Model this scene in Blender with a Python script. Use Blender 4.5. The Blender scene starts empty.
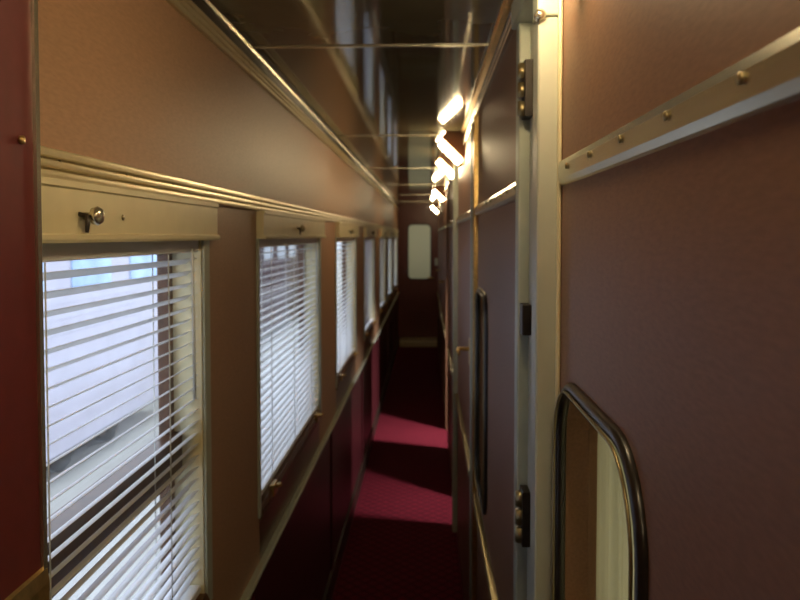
import bpy, bmesh, math, random
from mathutils import Vector, Matrix
random.seed(4)
S = bpy.context.scene
COL = S.collection
PI = math.pi
CZ = 1.60                      # camera height above the floor
XL, XR = -0.43, 0.165          # corridor wall faces
ZC = CZ + 0.45                 # ceiling
YE = 11.2                      # end wall
YB = -1.3                      # wall behind the viewer

# ------------------------------------------------------------------ materials
def new_mat(name):
    m = bpy.data.materials.new(name); m.use_nodes = True
    nt = m.node_tree
    return m, nt, nt.nodes['Principled BSDF']
def setp(b, **k):
    for a, v in k.items():
        b.inputs[a.replace('_', ' ')].default_value = v
def plain(name, col, rough=.5, metal=0, var=.12, scale=30, bump=0.0, stretch=(1, 1, 1), spec=.5, bscale=None):
    m, nt, b = new_mat(name)
    setp(b, Roughness=rough, Metallic=metal)
    b.inputs['Specular IOR Level'].default_value = spec
    tc = nt.nodes.new('ShaderNodeTexCoord'); mp = nt.nodes.new('ShaderNodeMapping')
    mp.inputs['Scale'].default_value = stretch
    nz = nt.nodes.new('ShaderNodeTexNoise'); nz.inputs['Scale'].default_value = scale; nz.inputs['Detail'].default_value = 4
    nt.links.new(tc.outputs['Object'], mp.inputs[0]); nt.links.new(mp.outputs[0], nz.inputs['Vector'])
    r = nt.nodes.new('ShaderNodeValToRGB')
    r.color_ramp.elements[0].position = .3; r.color_ramp.elements[1].position = .7
    r.color_ramp.elements[0].color = [c*(1-var) for c in col]+[1]
    r.color_ramp.elements[1].color = [min(1, c*(1+var)) for c in col]+[1]
    nt.links.new(nz.outputs['Fac'], r.inputs[0]); nt.links.new(r.outputs[0], b.inputs['Base Color'])
    if bump:
        bp = nt.nodes.new('ShaderNodeBump'); bp.inputs['Strength'].default_value = bump; bp.inputs['Distance'].default_value = .002
        nt.links.new(nz.outputs['Fac'], bp.inputs['Height']); nt.links.new(bp.outputs[0], b.inputs['Normal'])
    return m
def emis(name, col, s):
    m, nt, b = new_mat(name)
    setp(b, Roughness=.4); b.inputs['Base Color'].default_value = [*col, 1]
    b.inputs['Emission Color'].default_value = [*col, 1]; b.inputs['Emission Strength'].default_value = s
    return m
M = {}
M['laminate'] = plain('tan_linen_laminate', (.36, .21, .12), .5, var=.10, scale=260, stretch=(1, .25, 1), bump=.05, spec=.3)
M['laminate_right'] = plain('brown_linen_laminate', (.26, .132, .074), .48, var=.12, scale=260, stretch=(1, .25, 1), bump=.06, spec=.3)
M['red'] = plain('dark_red_laminate', (.115, .015, .014), .45, var=.10, scale=60)
M['wine'] = plain('wine_red_wainscot', (.06, .006, .010), .45, var=.15, scale=40, stretch=(1, 1, .1))
M['wood'] = plain('reddish_brown_door_laminate', (.12, .024, .014), .4, var=.2, scale=25, stretch=(4, 4, .3))
M['alu'] = plain('satin_aluminium', (.62, .58, .45), .24, .9, var=.05, scale=80, stretch=(1, .05, 1))
M['cream'] = plain('cream_painted_metal', (.70, .62, .38), .35, .1, var=.04, scale=20)
M['jamb'] = plain('pale_painted_jamb', (.46, .47, .38), .35, .1, var=.04, scale=20)
M['pale'] = plain('pale_green_grey_metal', (.42, .45, .36), .4, .15, var=.06, scale=20)
M['brass'] = plain('old_brass', (.62, .42, .16), .28, .9, var=.15, scale=90)
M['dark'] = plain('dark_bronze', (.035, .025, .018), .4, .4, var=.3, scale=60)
M['rubber'] = plain('black_rubber', (.018, .014, .012), .3, var=.2, scale=60)
M['brownmetal'] = plain('brown_window_sash', (.10, .045, .02), .35, .2, var=.2, scale=50)
M['ceil'] = plain('dark_glossy_ceiling_laminate', (.17, .145, .08), .075, var=.1, scale=8, spec=.9)
M['slat'] = plain('white_enamel_slat', (.80, .80, .80), .38, .0, var=.03, scale=15)
M['reed'] = plain('pale_reeded_metal', (.68, .58, .34), .28, .55, var=.04, scale=60)
M['cord'] = plain('off_white_cord', (.6, .6, .55), .7)
M['screw'] = plain('screw_head', (.30, .24, .12), .35, .8)
M['curtain'] = plain('pale_green_curtain', (.50, .54, .36), .8, var=.05, scale=120, stretch=(1, 1, .2))
M['plaster'] = plain('cream_compartment_wall', (.5, .45, .36), .6)
M['steel'] = plain('pale_lilac_car_side', (.56, .53, .62), .4, .1, var=.06, scale=3)
M['steelblue'] = plain('blue_window_band', (.36, .52, .80), .15, .3, var=.3, scale=2)
M['carred'] = plain('brick_red_car_side', (.035, .008, .006), .9, var=.2, scale=4)
M['carwin'] = plain('dark_car_window', (.03, .04, .05), .08)
M['white'] = plain('white_paint', (.8, .8, .8), .5)
M['ground'] = plain('light_concrete', (.62, .60, .54), .8, var=.08, scale=2)
M['tube'] = emis('glowing_lamp_glass', (1.0, .78, .45), 100)

def carpet():
    m, nt, b = new_mat('wine_red_patterned_carpet')
    setp(b, Roughness=.95); b.inputs['Specular IOR Level'].default_value = .1
    tc = nt.nodes.new('ShaderNodeTexCoord'); mp = nt.nodes.new('ShaderNodeMapping')
    mp.inputs['Rotation'].default_value = (0, 0, PI/4)
    ck = nt.nodes.new('ShaderNodeTexBrick'); ck.offset = 0; ck.inputs['Scale'].default_value = 1
    ck.inputs['Brick Width'].default_value = .05; ck.inputs['Row Height'].default_value = .05
    ck.inputs['Mortar Size'].default_value = .006; ck.inputs['Mortar Smooth'].default_value = .4
    ck.inputs['Color1'].default_value = (.10, .007, .015, 1); ck.inputs['Color2'].default_value = (.09, .006, .014, 1)
    ck.inputs['Mortar'].default_value = (.045, .004, .008, 1)
    nt.links.new(tc.outputs['Object'], mp.inputs[0]); nt.links.new(mp.outputs[0], ck.inputs['Vector'])
    nz = nt.nodes.new('ShaderNodeTexNoise'); nz.inputs['Scale'].default_value = 400
    nt.links.new(tc.outputs['Object'], nz.inputs['Vector'])
    bp = nt.nodes.new('ShaderNodeBump'); bp.inputs['Strength'].default_value = .6; bp.inputs['Distance'].default_value = .003
    nt.links.new(nz.outputs['Fac'], bp.inputs['Height']); nt.links.new(bp.outputs[0], b.inputs['Normal'])
    nt.links.new(ck.outputs['Color'], b.inputs['Base Color'])
    return m
M['carpet'] = carpet()
def glass(name, tint=(.95, .97, 1)):
    m = bpy.data.materials.new(name); m.use_nodes = True; nt = m.node_tree; nt.nodes.clear()
    o = nt.nodes.new('ShaderNodeOutputMaterial'); mx = nt.nodes.new('ShaderNodeMixShader')
    t = nt.nodes.new('ShaderNodeBsdfTransparent'); t.inputs[0].default_value = [*tint, 1]
    g = nt.nodes.new('ShaderNodeBsdfGlossy'); g.inputs['Roughness'].default_value = .03
    lw = nt.nodes.new('ShaderNodeLayerWeight'); pw = nt.nodes.new('ShaderNodeMath'); pw.operation = 'POWER'; pw.inputs[1].default_value = 5
    lw.inputs[0].default_value = .5; nt.links.new(lw.outputs['Facing'], pw.inputs[0])
    f = nt.nodes.new('ShaderNodeMath'); f.operation = 'MULTIPLY_ADD'; f.inputs[1].default_value = .55; f.inputs[2].default_value = .03; nt.links.new(pw.outputs[0], f.inputs[0])
    nt.links.new(f.outputs[0], mx.inputs[0]); nt.links.new(t.outputs[0], mx.inputs[1]); nt.links.new(g.outputs[0], mx.inputs[2])
    nt.links.new(mx.outputs[0], o.inputs[0]); return m
M['glass'] = glass('clear_window_glass')
def frosted():
    m = bpy.data.materials.new('frosted_glass'); m.use_nodes = True; nt = m.node_tree; nt.nodes.clear()
    o = nt.nodes.new('ShaderNodeOutputMaterial'); mx = nt.nodes.new('ShaderNodeMixShader'); mx.inputs[0].default_value = .6
    a = nt.nodes.new('ShaderNodeBsdfTranslucent'); a.inputs[0].default_value = (.72, .72, .60, 1)
    d = nt.nodes.new('ShaderNodeBsdfDiffuse'); d.inputs[0].default_value = (.55, .55, .46, 1)
    nt.links.new(d.outputs[0], mx.inputs[1]); nt.links.new(a.outputs[0], mx.inputs[2]); nt.links.new(mx.outputs[0], o.inputs[0]); return m
M['frost'] = frosted()
M['curtain'] = frosted(); M['curtain'].name = 'pale_green_curtain'
for n_ in M['curtain'].node_tree.nodes:
    if n_.type == 'BSDF_TRANSLUCENT': n_.inputs[0].default_value = (.66, .62, .44, 1)
    if n_.type == 'BSDF_DIFFUSE': n_.inputs[0].default_value = (.56, .56, .42, 1)

# ------------------------------------------------------------------ mesh helpers
class MB:
    def __init__(s): s.v = []; s.f = []; s.sm = []
    def add(s, vs, fs, smooth=False):
        n = len(s.v); s.v += [tuple(v) for v in vs]; s.f += [tuple(i+n for i in f) for f in fs]; s.sm += [smooth]*len(fs); return s
    def box(s, x0, x1, y0, y1, z0, z1):
        x0, x1 = sorted((x0, x1)); y0, y1 = sorted((y0, y1)); z0, z1 = sorted((z0, z1))
        vs = [(x, y, z) for x in (x0, x1) for y in (y0, y1) for z in (z0, z1)]
        return s.add(vs, [(0, 1, 3, 2), (4, 6, 7, 5), (0, 4, 5, 1), (2, 3, 7, 6), (0, 2, 6, 4), (1, 5, 7, 3)])
    def prof(s, pts, y0, y1, smooth=False):       # closed profile of (x,z) drawn along y
        n = len(pts)
        vs = [(x, y0, z) for x, z in pts]+[(x, y1, z) for x, z in pts]
        fs = [(i, (i+1) % n, n+(i+1) % n, n+i) for i in range(n)]+[tuple(range(n))[::-1], tuple(range(n, 2*n))]
        return s.add(vs, fs, smooth)
    def profz(s, pts, z0, z1):                    # closed profile of (x,y) drawn along z
        n = len(pts)
        vs = [(x, y, z0) for x, y in pts]+[(x, y, z1) for x, y in pts]
        fs = [(i, (i+1) % n, n+(i+1) % n, n+i) for i in range(n)]+[tuple(range(n))[::-1], tuple(range(n, 2*n))]
        return s.add(vs, fs)
    def tube(s, path, r, n=10, closed=False, cap=True):
        P = [Vector(p) for p in path]; m = len(P); rs = r if isinstance(r, (list, tuple)) else [r]*m
        vs = []; up0 = None
        for i, p in enumerate(P):
            a = P[(i-1) % m] if (closed or i > 0) else p; b = P[(i+1) % m] if (closed or i < m-1) else p
            t = (b-a).normalized()
            if up0 is None:
                up0 = Vector((0, 0, 1)) if abs(t.z) < .9 else Vector((1, 0, 0))
            u = (up0 - t*up0.dot(t)); u = u.normalized() if u.length > 1e-6 else t.orthogonal().normalized()
            up0 = u; w = t.cross(u)
            for k in range(n):
                an = 2*PI*k/n; vs.append(p+(u*math.cos(an)+w*math.sin(an))*rs[i])
        fs = []
        for i in range(m if closed else m-1):
            j = (i+1) % m
            fs += [(i*n+k, i*n+(k+1) % n, j*n+(k+1) % n, j*n+k) for k in range(n)]
        if cap and not closed: fs += [tuple(range(n))[::-1], tuple((m-1)*n+k for k in range(n))]
        return s.add(vs, fs, True)
    def build(s, name, mat, parent=None, bevel=0, kind=None):
        me = bpy.data.meshes.new(name); me.from_pydata(s.v, [], s.f); me.materials.append(mat)
        for p, q in zip(me.polygons, s.sm): p.use_smooth = q
        bm = bmesh.new(); bm.from_mesh(me); bmesh.ops.recalc_face_normals(bm, faces=bm.faces); bm.to_mesh(me); bm.free()
        o = bpy.data.objects.new(name, me); COL.objects.link(o)
        if parent:
            o.parent = parent; o.matrix_parent_inverse = Matrix.Identity(4)
            L = parent_world(parent)
            if L.length > 0: me.transform(Matrix.Translation(-L))
        if bevel:
            md = o.modifiers.new('bevel', 'BEVEL'); md.width = bevel; md.segments = 2; md.limit_method = 'ANGLE'
        if kind: o['kind'] = kind
        return o
def parent_world(p):
    L = Vector((0, 0, 0))
    while p: L += Vector(p.location); p = p.parent
    return L
def empty(name, loc, kind=None, label=None, cat=None, group=None):
    o = bpy.data.objects.new(name, None); COL.objects.link(o); o.location = loc; o.empty_display_size = .05
    if kind: o['kind'] = kind
    if label: o['label'] = label
    if cat: o['category'] = cat
    if group: o['group'] = group
    return o
def st(name, label=None, cat=None, loc=(0, 0, 0)):
    return empty(name, loc, 'structure', label, cat)
def tag(o, label, cat, group=None, kind=None):
    o['label'] = label; o['category'] = cat
    if group: o['group'] = group
    if kind: o['kind'] = kind
    return o
def rr(y0, y1, z0, z1, r, n=8):                    # rounded rectangle loop
    out = []
    for cy, cz, a0 in ((y1-r, z1-r, 0), (y0+r, z1-r, PI/2), (y0+r, z0+r, PI), (y1-r, z0+r, 1.5*PI)):
        for k in range(n+1):
            a = a0+PI/2*k/n; out.append((cy+r*math.cos(a), cz+r*math.sin(a)))
    return out
def panel_hole(mb, y0, y1, z0, z1, hole, r, xf, xb, f=lambda a, x, z: (x, a, z)):
    """wall panel with a round-cornered opening; f maps (along, across, z) to the world"""
    h0, h1, g0, g1 = hole; L = rr(h0, h1, g0, g1, r); n = 9
    V = []; F = []
    def q(pts): 
        b = len(V); V.extend(pts); F.append(tuple(range(b, b+len(pts))))
    for x in (xf, xb):
        q([f(y0, x, z0), f(h0, x, z0), f(h0, x, z1), f(y0, x, z1)])
        q([f(h1, x, z0), f(y1, x, z0), f(y1, x, z1), f(h1, x, z1)])
        q([f(h0, x, z0), f(h1, x, z0), f(h1, x, g0), f(h0, x, g0)])
        q([f(h0, x, g1), f(h1, x, g1), f(h1, x, z1), f(h0, x, z1)])
        for c, (cy, cz) in enumerate(((h1, g1), (h0, g1), (h0, g0), (h1, g0))):
            for k in range(n-1):
                a = L[c*n+k]; b = L[c*n+k+1]
                q([f(cy, x, cz), f(a[0], x, a[1]), f(b[0], x, b[1])])
    for i in range(len(L)):
        a = L[i]; b = L[(i+1) % len(L)]
        q([f(a[0], xf, a[1]), f(b[0], xf, b[1]), f(b[0], xb, b[1]), f(a[0], xb, a[1])])
    q([f(y0, xf, z0), f(y0, xb, z0), f(y0, xb, z1), f(y0, xf, z1)])
    q([f(y1, xf, z0), f(y1, xb, z0), f(y1, xb, z1), f(y1, xf, z1)])
    q([f(y0, xf, z1), f(y1, xf, z1), f(y1, xb, z1), f(y0, xb, z1)])
    q([f(y0, xf, z0), f(y1, xf, z0), f(y1, xb, z0), f(y0, xb, z0)])
    mb.add(V, F)
    return L
Z = lambda z: CZ+z

# ------------------------------------------------------------------ shell
tag(MB().box(-.55, 1.75, YB-.1, 13, -.08, 0).build('floor', M['carpet'], kind='structure'), 'wine red carpet with a small diamond lattice', 'carpet')
tag(MB().box(-.55, 1.75, YB-.1, 13, ZC, ZC+.06).build('ceiling', M['ceil'], kind='structure'), 'dark glossy ceiling reflecting the windows', 'ceiling')
WIN = [(.25, 1.415), (1.89, 2.96), (3.52, 4.48), (5.10, 6.12), (6.75, 7.75), (8.20, 9.22), (9.72, 10.78)]
WZ0, WZ1 = Z(-.70), Z(-.002)
xo = -.51
mb = MB(); mb.box(XL, xo, YB, YE, WZ1, ZC)
ys = [YB]+[y for w in WIN for y in w]+[YE]
for a, b in zip(ys[::2], ys[1::2]): mb.box(XL, xo, a, b, Z(-.84), WZ1)
mb.build('wall_left', M['laminate'], kind='structure')
mb = MB(); mb.box(XL, xo, YB, YE, 0, Z(-.84))
for y in (.2, 1.8, 3.3, 4.9, 6.5, 8.1, 9.7):       # cover strips of the wainscot panels
    mb.box(XL, XL+.008, y, y+.05, .1, Z(-.85))
mb.build('wall_left_lower', M['wine'], kind='structure')
MB().box(XL, XL+.012, YB, YE, 0, .10).build('baseboard_left', M['dark'], kind='structure', bevel=.002)
tag(MB().box(-.52, 1.7, YB-.08, YB, 0, ZC).build('wall_back', M['wood'], kind='structure'), 'dark wall at the near end', 'wall')

# the dark red partition that stands proud of the left wall, with its metal edge and rail
pt = st('wall_partition_left', 'dark red partition at the left edge with a thin metal edge strip', 'wall', (-.36, .69, 0))
MB().box(-.36, XL-.01, YB, .677, 0, ZC).build('panel', M['red'], pt)
MB().box(-.357, XL-.01, .677, .684, 0, ZC).build('edge_strip', M['alu'], pt)
rl = MB().prof([(-.36, Z(-.36)), (-.356, Z(-.355)), (-.355, Z(-.325)), (-.357, Z(-.312)), (-.36, Z(-.31))], YB, .683).build('chair_rail', M['brass'], pt)
MB().tube([(-.36, .655, Z(.085)), (-.357, .655, Z(.085))], .004).build('screw', M['brass'], pt)

# ------------------------------------------------------------------ left belt trim, cornices, rails
def screw(parent, x, y, z, d, r=.0042):
    m = MB(); m.tube([(x, y, z), (x+d*.0022, y, z), (x+d*.003, y, z)], [r, r, r*.5], 10)
    return m.build('screw', M['screw'], parent)
def reed(x, z0, z1, d, n):                         # a moulding with n round reeds; d = direction of protrusion
    pts = [(x, z0)]; h = (z1-z0)/n; g = .0009
    for i in range(n):
        a, b = z0+h*i+(g if i else 0), z0+h*(i+1)-(g if i < n-1 else 0)
        if i: pts.append((x+d*.002, a))
        pts += [(x+d*.0075, a), (x+d*.0095, a+h*.15), (x+d*.0098, (a+b)/2), (x+d*.0095, b-h*.15), (x+d*.0075, b)]
        if i < n-1: pts.append((x+d*.002, b))
    pts += [(x, z1)]
    return pts
t = st('trim_1', 'long reeded metal strip along the left wall above the windows', 'trim', (XL, 0, Z(.08)))
joints = [.2, 1.895, 3.52, 5.07, 6.7, 8.17, 9.7, YE]
for a, b in zip(joints, joints[1:]):
    MB().prof(reed(XL, Z(.0638), Z(.099), 1, 3), a, b-.003).build('strip', M['reed'], t)
y = .851
while y < YE-.05:
    screw(t, XL+.0065, y, Z(.0893-.0063), 1); y += .192
t = st('trim_2', 'reeded cornice strip between the left wall and the ceiling', 'trim', (XL, 0, Z(.4)))
for a, b in zip([.2]+[1.78, 3.38, 5.0, 6.6, 8.2, 9.8], [1.78, 3.38, 5.0, 6.6, 8.2, 9.8, YE]):
    MB().prof(reed(XL, Z(.386), Z(.422), 1, 3), a, b-.003).build('strip', M['reed'], t)
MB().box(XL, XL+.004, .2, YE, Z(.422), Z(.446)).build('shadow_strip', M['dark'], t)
MB().prof([(XL, ZC), (XL, ZC-.006), (XL+.010, ZC-.006), (XL+.012, ZC)], .2, YE).build('bead', M['alu'], t)
t = st('trim_3', 'ledge rail under the left windows', 'trim', (XL, 0, Z(-.84)))
MB().prof([(XL, Z(-.868)), (XL+.006, Z(-.868)), (XL+.018, Z(-.848)), (XL+.022, Z(-.838)), (XL+.018, Z(-.832)), (XL, Z(-.836))], .692, YE).build('rail', M['pale'], t, bevel=.0015)
t = st('trim_4', 'reeded cornice strip between the right wall and the ceiling', 'trim', (XR, 0, Z(.4)))
for a, b in ((YB, .98), (.98, 2.45), (2.45, 4.0), (4.0, 6.6), (6.6, 8.2), (8.2, 9.8), (9.8, YE)):
    MB().prof(reed(XR, Z(.392), Z(.422), -1, 2), a, b-.003).build('strip', M['alu'], t)
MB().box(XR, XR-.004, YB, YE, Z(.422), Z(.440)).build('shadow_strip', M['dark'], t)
MB().prof([(XR, ZC), (XR, ZC-.010), (XR-.016, ZC-.008), (XR-.020, ZC)], YB, YE).build('bead', M['brass'], t)
t = st('trim_5', 'thin metal strips across the ceiling between its panels', 'trim', (0, 0, ZC))
for y in (.15, 1.785, 3.375, 5.0, 6.6, 8.2, 9.8):
    MB().prof([(0, 0)]*0 or [(XL+.012, ZC), (XL+.012, ZC-.003), (XR-.02, ZC-.003), (XR-.02, ZC)], y, y+.012).build('strip', M['alu'], t)

# ------------------------------------------------------------------ windows on the left
wn = ['nearest', 'second nearest', 'third nearest', 'fourth nearest', 'third from the far end', 'second from the far end', 'farthest']
for i, (a, b) in enumerate(WIN):
    w = st('window_%d' % (i+1), 'left side corridor window, %s one' % wn[i], 'window', (XL, a, WZ0))
    fx0, fx1 = -.505, -.485
    m = MB(); fw = .03
    m.box(fx0, fx1, a, a+fw, WZ0, WZ1); m.box(fx0, fx1, b-fw, b, WZ0, WZ1)
    m.box(fx0, fx1, a, b, WZ0, WZ0+fw); m.box(fx0, fx1, a, b, WZ1-fw, WZ1)
    m.build('sash', M['brownmetal'], w)
    MB().box(-.498, -.494, a+fw, b-fw, WZ0+fw, WZ1-fw).build('glass_pane', M['glass'], w)
    if i == 0: MB().box(-.505, -.470, a, b, Z(-.455), Z(-.375)).build('meeting_rail', M['brownmetal'], w)
    # liners of the opening
    m = MB(); m.box(XL, fx1, b-.003, b, WZ0, WZ1); m.box(XL, fx1, a, a+.003, WZ0, WZ1); m.build('reveal', M['cream'], w)
    # raised vertical trims
    m = MB(); m.box(XL, XL+.006, b, b+.036, WZ0-.02, WZ1-.004)
    m.build('side_trim', M['pale'], w, bevel=.002)
    m = MB(); m.box(XL, XL+.006, a-.02, a, WZ0-.02, WZ1-.004); m.build('side_trim', M['pale'], w, bevel=.002)
    MB().box(XL, xo, a, b, Z(-.84), WZ0).build('apron', M['brownmetal'], w)
    # sill
    MB().prof([(xo+.025, WZ0), (xo+.025, WZ0+.012), (XL+.004, WZ0+.008), (XL+.010, WZ0-.004), (XL+.006, WZ0-.03), (XL, WZ0-.03), (XL, WZ0)], a, b).build('sill', M['brownmetal'], w)
    for yy in (a+.12, b-.14):
        m = MB(); m.box(XL+.001, XL+.014, yy, yy+.05, WZ0-.012, WZ0+.02); m.tube([(XL+.012, yy+.025, WZ0+.01), (XL+.03, yy+.025, WZ0+.016)], .006)
        m.build('latch', M['brass'], w, bevel=.002)
    # valance box under the belt trim
    ve = b+.045 if i == 0 else b+.05; va = a-.05 if i == 0 else a-.012
    v = MB().prof([(XL, Z(-.006)), (XL+.022, Z(-.008)), (XL+.024, Z(-.004)), (XL+.024, Z(.001)), (XL+.019, Z(.003)), (XL+.019, Z(.054)), (XL+.022, Z(.056)), (XL+.022, Z(.0635)), (XL, Z(.0635))], va, ve).build('valance', M['cream'], w)
    ky = .886 if i == 0 else a+(b-a)*.45
    k = MB().tube([(XL+.017, ky, Z(.024)), (XL+.028, ky, Z(.024)), (XL+.030, ky, Z(.024)), (XL+.036, ky, Z(.024)), (XL+.041, ky, Z(.024)), (XL+.043, ky, Z(.024))],
                  [.0045, .0045, .0098, .0115, .0085, .003], 16).build('knob', M['screw'] if i else M['alu'], v)
    m = MB().tube([(XL+.018, ky-.012, Z(.026)), (XL+.028, ky-.012, Z(.024)), (XL+.030, ky-.014, Z(.015)), (XL+.030, ky-.016, Z(.004))], [.003, .003, .003, .002], 8)
    m.build('hook_shadow', M['dark'], v)  # dark hook shape modelled for the shadow below and left of the knob
    MB().tube([(XL+.018, ky+.115, Z(.025)), (XL+.0205, ky+.115, Z(.025))], .004).build('keyhole_plate', M['screw'], v)

# ------------------------------------------------------------------ venetian blinds
btxt = ['white venetian blind in the nearest window, with a dark bar behind it',
        'white slatted blind in the second window, between taupe and orange wall panels',
        'narrow looking slatted blind in the third window along the left wall',
        'pale closed blind in the fourth window along the left wall',
        'dull mauve closed blind in the fifth window along the left wall',
        'bright blind in the second window before the far door',
        'bright blind in the last window beside the far door']
tilt = [28, 12, 20, 62, 70, 40, 40]
for i, (a, b) in enumerate(WIN):
    bx = XL-.016
    bl = empty('venetian_blind', (bx, (a+b)/2, WZ1), None, btxt[i], 'window blind', 'blinds in the corridor windows')
    a1, b1 = a+.008, b-.005
    MB().box(bx-.013, bx+.013, a1, b1, WZ1-.028, WZ1-.002).build('headrail', M['slat'], bl, bevel=.002)
    m = MB(); z = WZ1-.045; th = math.radians(tilt[i]); k = 0
    rows = []
    end = WZ0+.035
    while z > end:
        rows.append(z); z -= .0222
    for z in rows:
        j = random.uniform(-.03, .03); hw = .0125
        n = 5; P = []
        droop = 0
        for s_ in range(n):
            u = -1+2*s_/(n-1)
            P.append((u*hw, .0018*(1-u*u)))
        t2 = th+j
        ring = [(p*math.cos(t2)-q*math.sin(t2), p*math.sin(t2)+q*math.cos(t2)) for p, q in P]
        ring += [(x, zz-.0007) for x, zz in ring[::-1]]
        if i == 1 and z == rows[1]:
            N = len(ring)
            vs = [(bx+x, a1+.004, z+zz+0) for x, zz in ring]+[(bx+x, b1-.004, z+zz+.016) for x, zz in ring]
            m.add(vs, [(q, (q+1) % N, N+(q+1) % N, N+q) for q in range(N)]+[tuple(range(N))[::-1], tuple(range(N, 2*N))])
        else:
            m.prof([(bx+x, z+zz) for x, zz in ring], a1+.004+random.uniform(0, .003), b1-.004)
    m.build('slats', M['slat'], bl)
    MB().box(bx-.012, bx+.012, a1+.002, b1-.002, WZ0+.014, WZ0+.028).build('bottom_rail', M['slat'], bl, bevel=.003)
    for yy in (a1+.17, (a1+b1)/2, b1-.17):
        m = MB()
        for xx in (bx-.0135, bx+.0135): m.tube([(xx, yy, WZ1-.028), (xx, yy, WZ0+.02)], .0011, 6)
        m.build('ladder_cord', M['cord'], bl)
    m = MB().tube([(bx+.016, b1-.05, WZ1-.02), (bx+.018, b1-.05, WZ1-.30)], .003, 6).build('tilt_wand', M['cord'], bl)

# ------------------------------------------------------------------ right wall
tk = .045
def wall_round(name, y0, y1, hole, r, mat, lab, cat, frame=True, front=XR):
    w = st(name, lab, cat, (front, y0, 0))
    m = MB(); L = panel_hole(m, y0, y1, 0, ZC, hole, r, front, front+tk); m.build('panel', mat, w)
    fr = MB().tube([(front-.002, p[0], p[1]) for p in L], .0072, 10, closed=True).build('rubber_frame', M['rubber'], w)
    L2 = rr(hole[0]+.004, hole[1]-.004, hole[2]+.004, hole[3]-.004, r-.004)
    MB().tube([(front-.011, p[0], p[1]) for p in L2], .0018, 8, closed=True).build('bead', M['screw'], fr)
    # pane and curtain behind it
    x = front+tk-.012
    P = [(x, p[0], p[1]) for p in L]+[(x+.002, p[0], p[1]) for p in L]; n = len(L)
    MB().add(P, [tuple(range(n)), tuple(range(n, 2*n))[::-1]]+[(i, (i+1) % n, n+(i+1) % n, n+i) for i in range(n)]).build('glass_pane', M['glass'], w)
    c = MB(); V = []; F = []; N = 60; y_0, y_1 = hole[0]-.03, hole[1]+.03
    for k in range(N+1):
        yy = y_0+(y_1-y_0)*k/N; xx = front+tk+.006+.003*math.sin(k*.9)+.0015*math.sin(k*2.3)
        V += [(xx, yy, hole[2]-.03), (xx, yy, hole[3]+.03)]
    F = [(2*k, 2*k+2, 2*k+3, 2*k+1) for k in range(N)]
    c.add(V, F, True); co = c.build('curtain', M['curtain'], w, ); co.modifiers.new('s', 'SOLIDIFY').thickness = .0012
    return w
def belt(parent, y0, y1, front=XR, n0=None, name='rail', t=1):
    z0, z1 = Z(.066), Z(.096)
    r = MB().prof([(front, z0-.002), (front-.006*t, z0), (front-.012*t, z0+.006), (front-.0125*t, z1-.008), (front-.009*t, z1-.001), (front, z1)], y0, y1).build(name, M['alu'], parent)
    y = y0+.03 if n0 is None else n0
    while y < y1:
        screw(r, front-.012*t, y, Z(.084), -1, .0036); y += .125
    return r
def ledge(parent, y0, y1, front=XR):
    return MB().prof([(front, Z(-.865)), (front-.012, Z(-.862)), (front-.018, Z(-.848)), (front-.014, Z(-.838)), (front, Z(-.836))], y0, y1).build('lower_rail', M['screw'], parent)
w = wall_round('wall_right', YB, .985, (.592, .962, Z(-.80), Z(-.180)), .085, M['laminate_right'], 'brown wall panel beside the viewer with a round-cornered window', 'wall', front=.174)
belt(w, YB, .972, front=.174, n0=.159, t=.5); ledge(w, YB, .972, front=.174)

# near door frame: two jambs, a folded back door between them, hinges
d = st('door_1', 'metal door frame with a hinged door folded into it, right of centre', 'door frame', (XR, 1.0, 0))
MB().box(.143, .22, .985, 1.03, 0, Z(.283)).build('near_jamb', M['jamb'], d, bevel=.003)
MB().box(.168, .1735, .976, .9845, 0, Z(.40)).build('edge_bead', M['cream'], d, bevel=.002)
MB().box(.150, .22, 1.245, 1.285, 0, Z(.392)).build('far_jamb', M['pale'], d, bevel=.003)
lf = MB().box(.168, .21, 1.06, 1.245, .02, Z(.34)).build('door_leaf', M['jamb'], d, bevel=.002)
MB().box(.21, .22, 1.03, 1.25, 0, ZC).build('frame_back', M['dark'], d)
m = MB().box(.142, .22, .985, 1.03, Z(.2845), Z(.392)); m.box(.142, .22, 1.03, 1.29, Z(.348), Z(.392)); m.build('head_plate', M['pale'], d, bevel=.003)
MB().tube([(.145, .987, Z(.284)), (.145, .979, Z(.284)), (.145, .975, Z(.284))], [.0075, .0075, .004], 14).build('bolt', M['alu'], d)
for zc in (.235, -.46, -1.3):
    h = MB(); h.box(.155, .168, 1.205, 1.244, Z(zc-.045), Z(zc+.045)).build('hinge', M['dark'], d, bevel=.001)
    hh = [o for o in d.children][-1]
    for kk in range(3):
        MB().tube([(.153, 1.222, Z(zc-.042+kk*.03)), (.153, 1.222, Z(zc-.019+kk*.03))], .008, 12).build('knuckle', M['screw'], hh)
MB().box(.153, .168, 1.206, 1.240, Z(-.16), Z(-.11)).build('latch_plate', M['dark'], d, bevel=.002)

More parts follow.
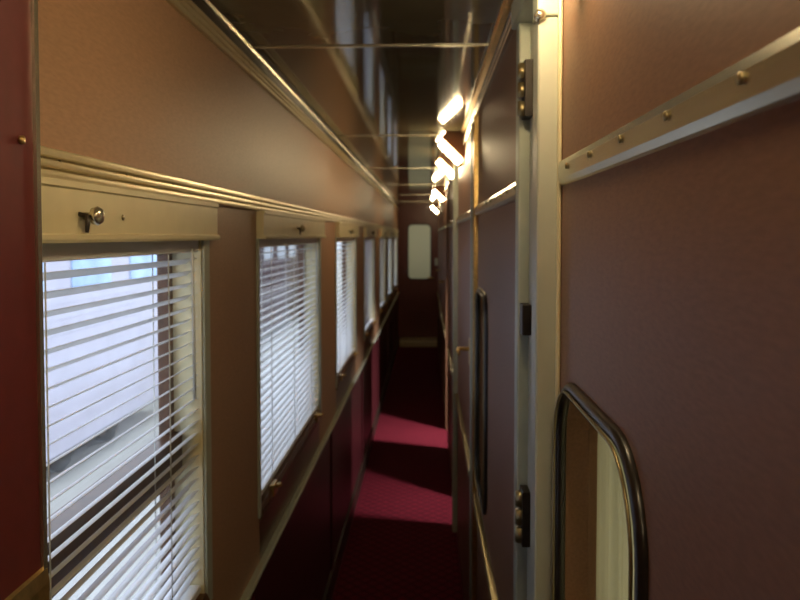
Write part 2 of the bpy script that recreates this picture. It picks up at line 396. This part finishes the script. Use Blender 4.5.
w = wall_round('door_2', 1.285, 2.44, (2.03, 2.50-.10, Z(-.78), Z(-.165)), .08, M['laminate_right'], 'brown compartment door with a black framed window, behind the metal door frame', 'door')
belt(w, 1.285, 2.44); ledge(w, 1.285, 2.44)
def jamb(name, y0, y1, x, mat, lab):
    o = MB().box(x, XR+.05, y0, y1, 0, Z(.392)).build(name, mat, bevel=.003, kind='structure'); return tag(o, lab, 'door jamb')
jamb('trim_6', 2.44, 2.47, .150, M['brass'], 'coppery upright strip beside the compartment door')
jamb('trim_7', 2.60, 2.64, .152, M['pale'], 'pale upright jamb nearer the brass door handle')
w = st('door_3', 'narrow looking brown door with a brass lever handle', 'door', (XR, 2.47, 0))
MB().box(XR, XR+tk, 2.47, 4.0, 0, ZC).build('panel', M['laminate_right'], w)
belt(w, 2.66, 3.98); ledge(w, 2.66, 3.98)
h = MB().box(XR-.005, XR, 2.83, 2.88, Z(-.49), Z(-.39)).build('lock_plate', M['brass'], w, bevel=.002)
MB().tube([(XR-.004, 2.855, Z(-.43)), (XR-.035, 2.855, Z(-.43)), (XR-.045, 2.855, Z(-.43)), (XR-.048, 2.84, Z(-.43)), (XR-.048, 2.76, Z(-.434))], [.008, .007, .007, .007, .006], 12).build('handle', M['brass'], h)
jamb('trim_8', 4.0, 4.10, .140, M['pale'], 'pale upright jamb just before the first lit patch of carpet')
# beyond: walls, two open doorways, further jambs
far = st('wall_right_far', 'right wall beyond the open doorways', 'wall', (XR, 4.1, 0))
def seg(y0, y1, hole=None):
    if hole:
        MB().box(XR, XR+tk, y0, y1, Z(.36), ZC).build('header_panel', M['laminate_right'], far)
    else:
        MB().box(XR, XR+tk, y0, y1, 0, ZC).build('panel', M['laminate_right'], far); belt(far, y0+.04, y1-.04); ledge(far, y0+.04, y1-.04)
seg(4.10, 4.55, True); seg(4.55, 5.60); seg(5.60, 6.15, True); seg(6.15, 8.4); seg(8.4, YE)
for k, (y0, x) in enumerate(((4.55, .157), (5.55, .157), (6.15, .157), (7.2, .157), (8.4, .157), (9.6, .157))):
    jamb('trim_%d' % (9+k), y0, y0+.05, x, M['laminate_right'], ('brown upright jamb on the far side of the first open doorway', 'brown upright jamb on the near side of the second open doorway', 'brown upright jamb on the far side of the second open doorway',
        'brown upright jamb near the middle of the far right wall', 'brown upright jamb two before the end door on the right wall', 'last brown upright jamb before the far door')[k])
for y0, z in ((7.05, -.43), (9.45, -.43)):
    MB().tube([(XR, y0, Z(z)), (XR-.04, y0, Z(z)), (XR-.045, y0-.02, Z(z)), (XR-.045, y0-.09, Z(z))], .008, 10).build('door_handle', M['brass'], far)

# compartments behind the open doorways
c = st('wall_compartment', 'cream compartment walls behind the open doorways', 'wall', (1, 5, 0))
MB().box(1.55, 1.6, YB, 6.6, 0, ZC).build('outer_wall', M['plaster'], c)
MB().box(XR+tk, 1.6, 3.45, 3.5, 0, ZC).build('side_wall', M['plaster'], c)
MB().box(XR+tk, 1.6, 4.95, 5.0, 0, ZC).build('side_wall', M['plaster'], c)
MB().box(XR+tk, 1.6, 6.6, 6.65, 0, ZC).build('side_wall', M['plaster'], c)

# ------------------------------------------------------------------ end wall and door
e = st('wall_end', 'end wall around the far door', 'wall', (0, YE, 0))
f = lambda a, x, z: (a, x, z)
D0, D1 = -.335, .125
m = MB(); m.box(XL-.08, D0, YE, YE+.06, 0, ZC); m.box(D1, .3, YE, YE+.06, 0, ZC); m.box(D0, D1, YE, YE+.06, Z(.40), ZC)
m.build('panel', M['wood'], e)
d = st('door_4', 'dark red-brown door at the corridor end with a tall rounded window', 'door', (D0, YE, 0))
m = MB(); L = panel_hole(m, D0, D1, .02, Z(.40), (-.285, .060, Z(-.645), Z(.175)), .07, YE+.005, YE+.05, f); m.build('leaf', M['wood'], d)
MB().tube([(p[0], YE+.003, p[1]) for p in L], .009, 8, closed=True).build('window_frame', M['dark'], d)
n = len(L); P = [(p[0], YE+.03, p[1]) for p in L]+[(p[0], YE+.034, p[1]) for p in L]
MB().add(P, [tuple(range(n)), tuple(range(n, 2*n))[::-1]]+[(i, (i+1) % n, n+(i+1) % n, n+i) for i in range(n)]).build('frosted_pane', M['frost'], d)
m = MB()
m.box(-.24, .02, YE-.002, YE+.006, Z(-1.42), Z(-1.10))
for k in range(12): m.prof([(-.22, Z(-1.39+k*.024)), (0, Z(-1.39+k*.024)), (0, Z(-1.378+k*.024)), (-.22, Z(-1.378+k*.024))], YE-.008, YE)
m.build('vent_grille', M['wood'], d)
MB().tube([(.09, YE+.005, Z(-.62)), (.09, YE-.05, Z(-.62)), (.07, YE-.055, Z(-.62)), (.01, YE-.055, Z(-.62))], .009, 10).build('door_handle', M['brass'], d)
s = MB().box(D0-.06, .15, 10.74, YE-.01, .0, .085).build('threshold_step', M['reed'], bevel=.006)
tag(s, 'low brass threshold step on the carpet at the far door', 'step')
sp = MB().box(.118, .162, YE-.012, YE, Z(-.44), Z(-.33)).build('switch_plate', M['pale'], bevel=.003)
tag(sp, 'small pale plate on the end wall right of the rounded window', 'switch plate')
MB().box(XR+tk+.02, 1.55, 2.42, 2.47, 0, ZC).build('side_wall', M['plaster'], c)
c = st('wall_vestibule', 'vestibule shell behind the far door', 'wall', (0, 12, 0))
m = MB(); m.box(-.55, -.5, YE+.06, 12.9, 0, ZC); m.box(.3, .35, YE+.06, 12.9, 0, ZC); m.box(-.55, .35, 12.9, 12.95, 0, ZC); m.build('panel', M['plaster'], c)

# ------------------------------------------------------------------ lamps on the right-hand ceiling corner
def lamp(i, y, lab):
    L = empty('wall_light', (.11, y, Z(.37)), None, lab, 'light', 'diagonal lamps along the right ceiling corner')
    A = Vector((.058, y, Z(.402))); B = Vector((.142, y, Z(.318))); u = (B-A).normalized()
    MB().tube([A-u*.004, A, A+u*.006, B-u*.006, B, B+u*.004], [.007, .013, .0155, .0155, .013, .007], 14).build('lamp_tube', M['tube'], L)
    nrm = Vector((u.z, 0, -u.x)); nrm = nrm if nrm.x > 0 else -nrm           # towards the corner
    for p, q in ((A-u*.014, A), (B, B+u*.014)): MB().tube([p, q], [.012, .015], 12).build('end_cap', M['brass'], L)
    bk = MB()
    a2, b2 = A-u*.015+nrm*.02, B+u*.012+nrm*.02
    vs = []
    for yy in (y-.02, y+.035):
        vs += [(a2.x, yy, a2.z), (b2.x, yy, b2.z), (XR-.001, yy, Z(.325)), (XR-.001, yy, ZC-.001), (a2.x+.02, yy, ZC-.001)]
    bk.add(vs, [(0, 1, 2, 3, 4), (9, 8, 7, 6, 5)]+[(k, (k+1) % 5, 5+(k+1) % 5, 5+k) for k in range(5)])
    bk.build('backplate', M['laminate_right'], L, bevel=.002)
lamps = [(-.75, None), (.15, None), (.86, None), (3.27, 'lit diagonal lamp nearest of the row of glowing lamps at the ceiling corner'),
         (4.05, 'second glowing lamp from the near end of the lamp row, close behind the first'),
         (6.7, 'third glowing lamp from the near end of the lamp row'),
         (10.2, 'last and smallest glowing lamp above the far door')]
for i, (y, lab) in enumerate(lamps):
    lamp(i, y, lab or ('glowing lamp behind the viewer' if y < 0 else 'glowing lamp above the round-cornered window panel, over the top of the view' if y > .5 else 'glowing lamp straight above the viewer'))

# ------------------------------------------------------------------ outside on the left
tag(MB().box(-60, -.9, -30, 160, -1.4, -1.3).build('ground', M['ground'], kind='structure'), 'pale concrete ground outside the windows', 'ground')
def car(name, y0, y1, x, body, wmat, lab, zt=2.6, band=None):
    c = empty(name, (x, y0, -1.3), None, lab, 'railway car')
    r = .35; pts = [(x-2.6, -.9), (x, -.9), (x, zt-r), (x-.12, zt-.12), (x-.5, zt+.05), (x-1.3, zt+.15), (x-2.1, zt+.05), (x-2.6, zt-r)]
    MB().prof(pts, y0, y1).build('body', body, c)
    y = y0+.7
    while y < y1-1.6:
        MB().box(x-.01, x+.012, y, y+1.1, .95, 1.75).build('window', wmat, c); y += 1.75
    for yy in (y0+1.5, y1-3.5):
        m = MB(); m.box(x-2.2, x-.15, yy, yy+2.0, -1.02, -.88)
        for q in (yy+.3, yy+1.7):
            for xx in (x-.35, x-2.1): m.tube([(xx-.06, q, -.95), (xx+.06, q, -.95)], .345, 24)
        m.build('bogie', M['dark'], c)
    return c
car('passenger_car', -6, 12.2, -4.2, M['steel'], M['steelblue'], 'pale lilac railway car outside, seen through the nearest blind')
car('passenger_car', 13.2, 33, -4.2, M['carred'], M['carwin'], 'dark red railway car outside, seen through the second blind')

# ------------------------------------------------------------------ light
W = bpy.data.worlds.new('sky'); S.world = W; W.use_nodes = True
bg = W.node_tree.nodes['Background']; bg.inputs[0].default_value = (.78, .88, 1.0, 1); bg.inputs[1].default_value = 2.6
def area(name, loc, aim, size, power, col, sy=None, spread=PI):
    l = bpy.data.lights.new(name, 'AREA'); l.energy = power; l.color = col; l.size = size; l.spread = spread
    if sy: l.shape = 'RECTANGLE'; l.size_y = sy
    o = bpy.data.objects.new(name, l); COL.objects.link(o); o.location = loc
    o.rotation_euler = (Vector(aim)-Vector(loc)).to_track_quat('-Z', 'Y').to_euler(); return o
area('compartment_daylight', (.85, 3.95, 1.85), (.0, 4.5, 0), .12, 8, (1, .93, .9), spread=1.1)
area('compartment_daylight', (1.05, 5.30, 1.85), (.0, 6.0, 0), .12, 18, (1, .93, .9), spread=1.1)
area('compartment_daylight', (1.3, .3, 1.5), (.2, .8, 1.2), .5, 34, (1, .97, .86))
area('vestibule_daylight', (-.1, 12.6, 1.7), (-.1, YE, 1.35), .5, 10, (1, 1, .92))

# ------------------------------------------------------------------ camera
cam = bpy.data.cameras.new('camera'); co = bpy.data.objects.new('camera', cam); COL.objects.link(co)
cam.sensor_width = 36; cam.lens = 36*750/800; cam.clip_start = .02; cam.clip_end = 400
co.location = (0, 0, CZ)
pitch = math.atan(28/750); cam.shift_y = -36/800; yaw = math.atan(27/750)
co.rotation_euler = (PI/2-pitch, 0, yaw)
cam.dof.use_dof = True; cam.dof.focus_distance = .75; cam.dof.aperture_fstop = 10
S.camera = co
S.view_settings.view_transform = 'Standard'; S.view_settings.look = 'None'
S.view_settings.exposure = 0; S.view_settings.gamma = 1; S.view_settings.use_curve_mapping = False
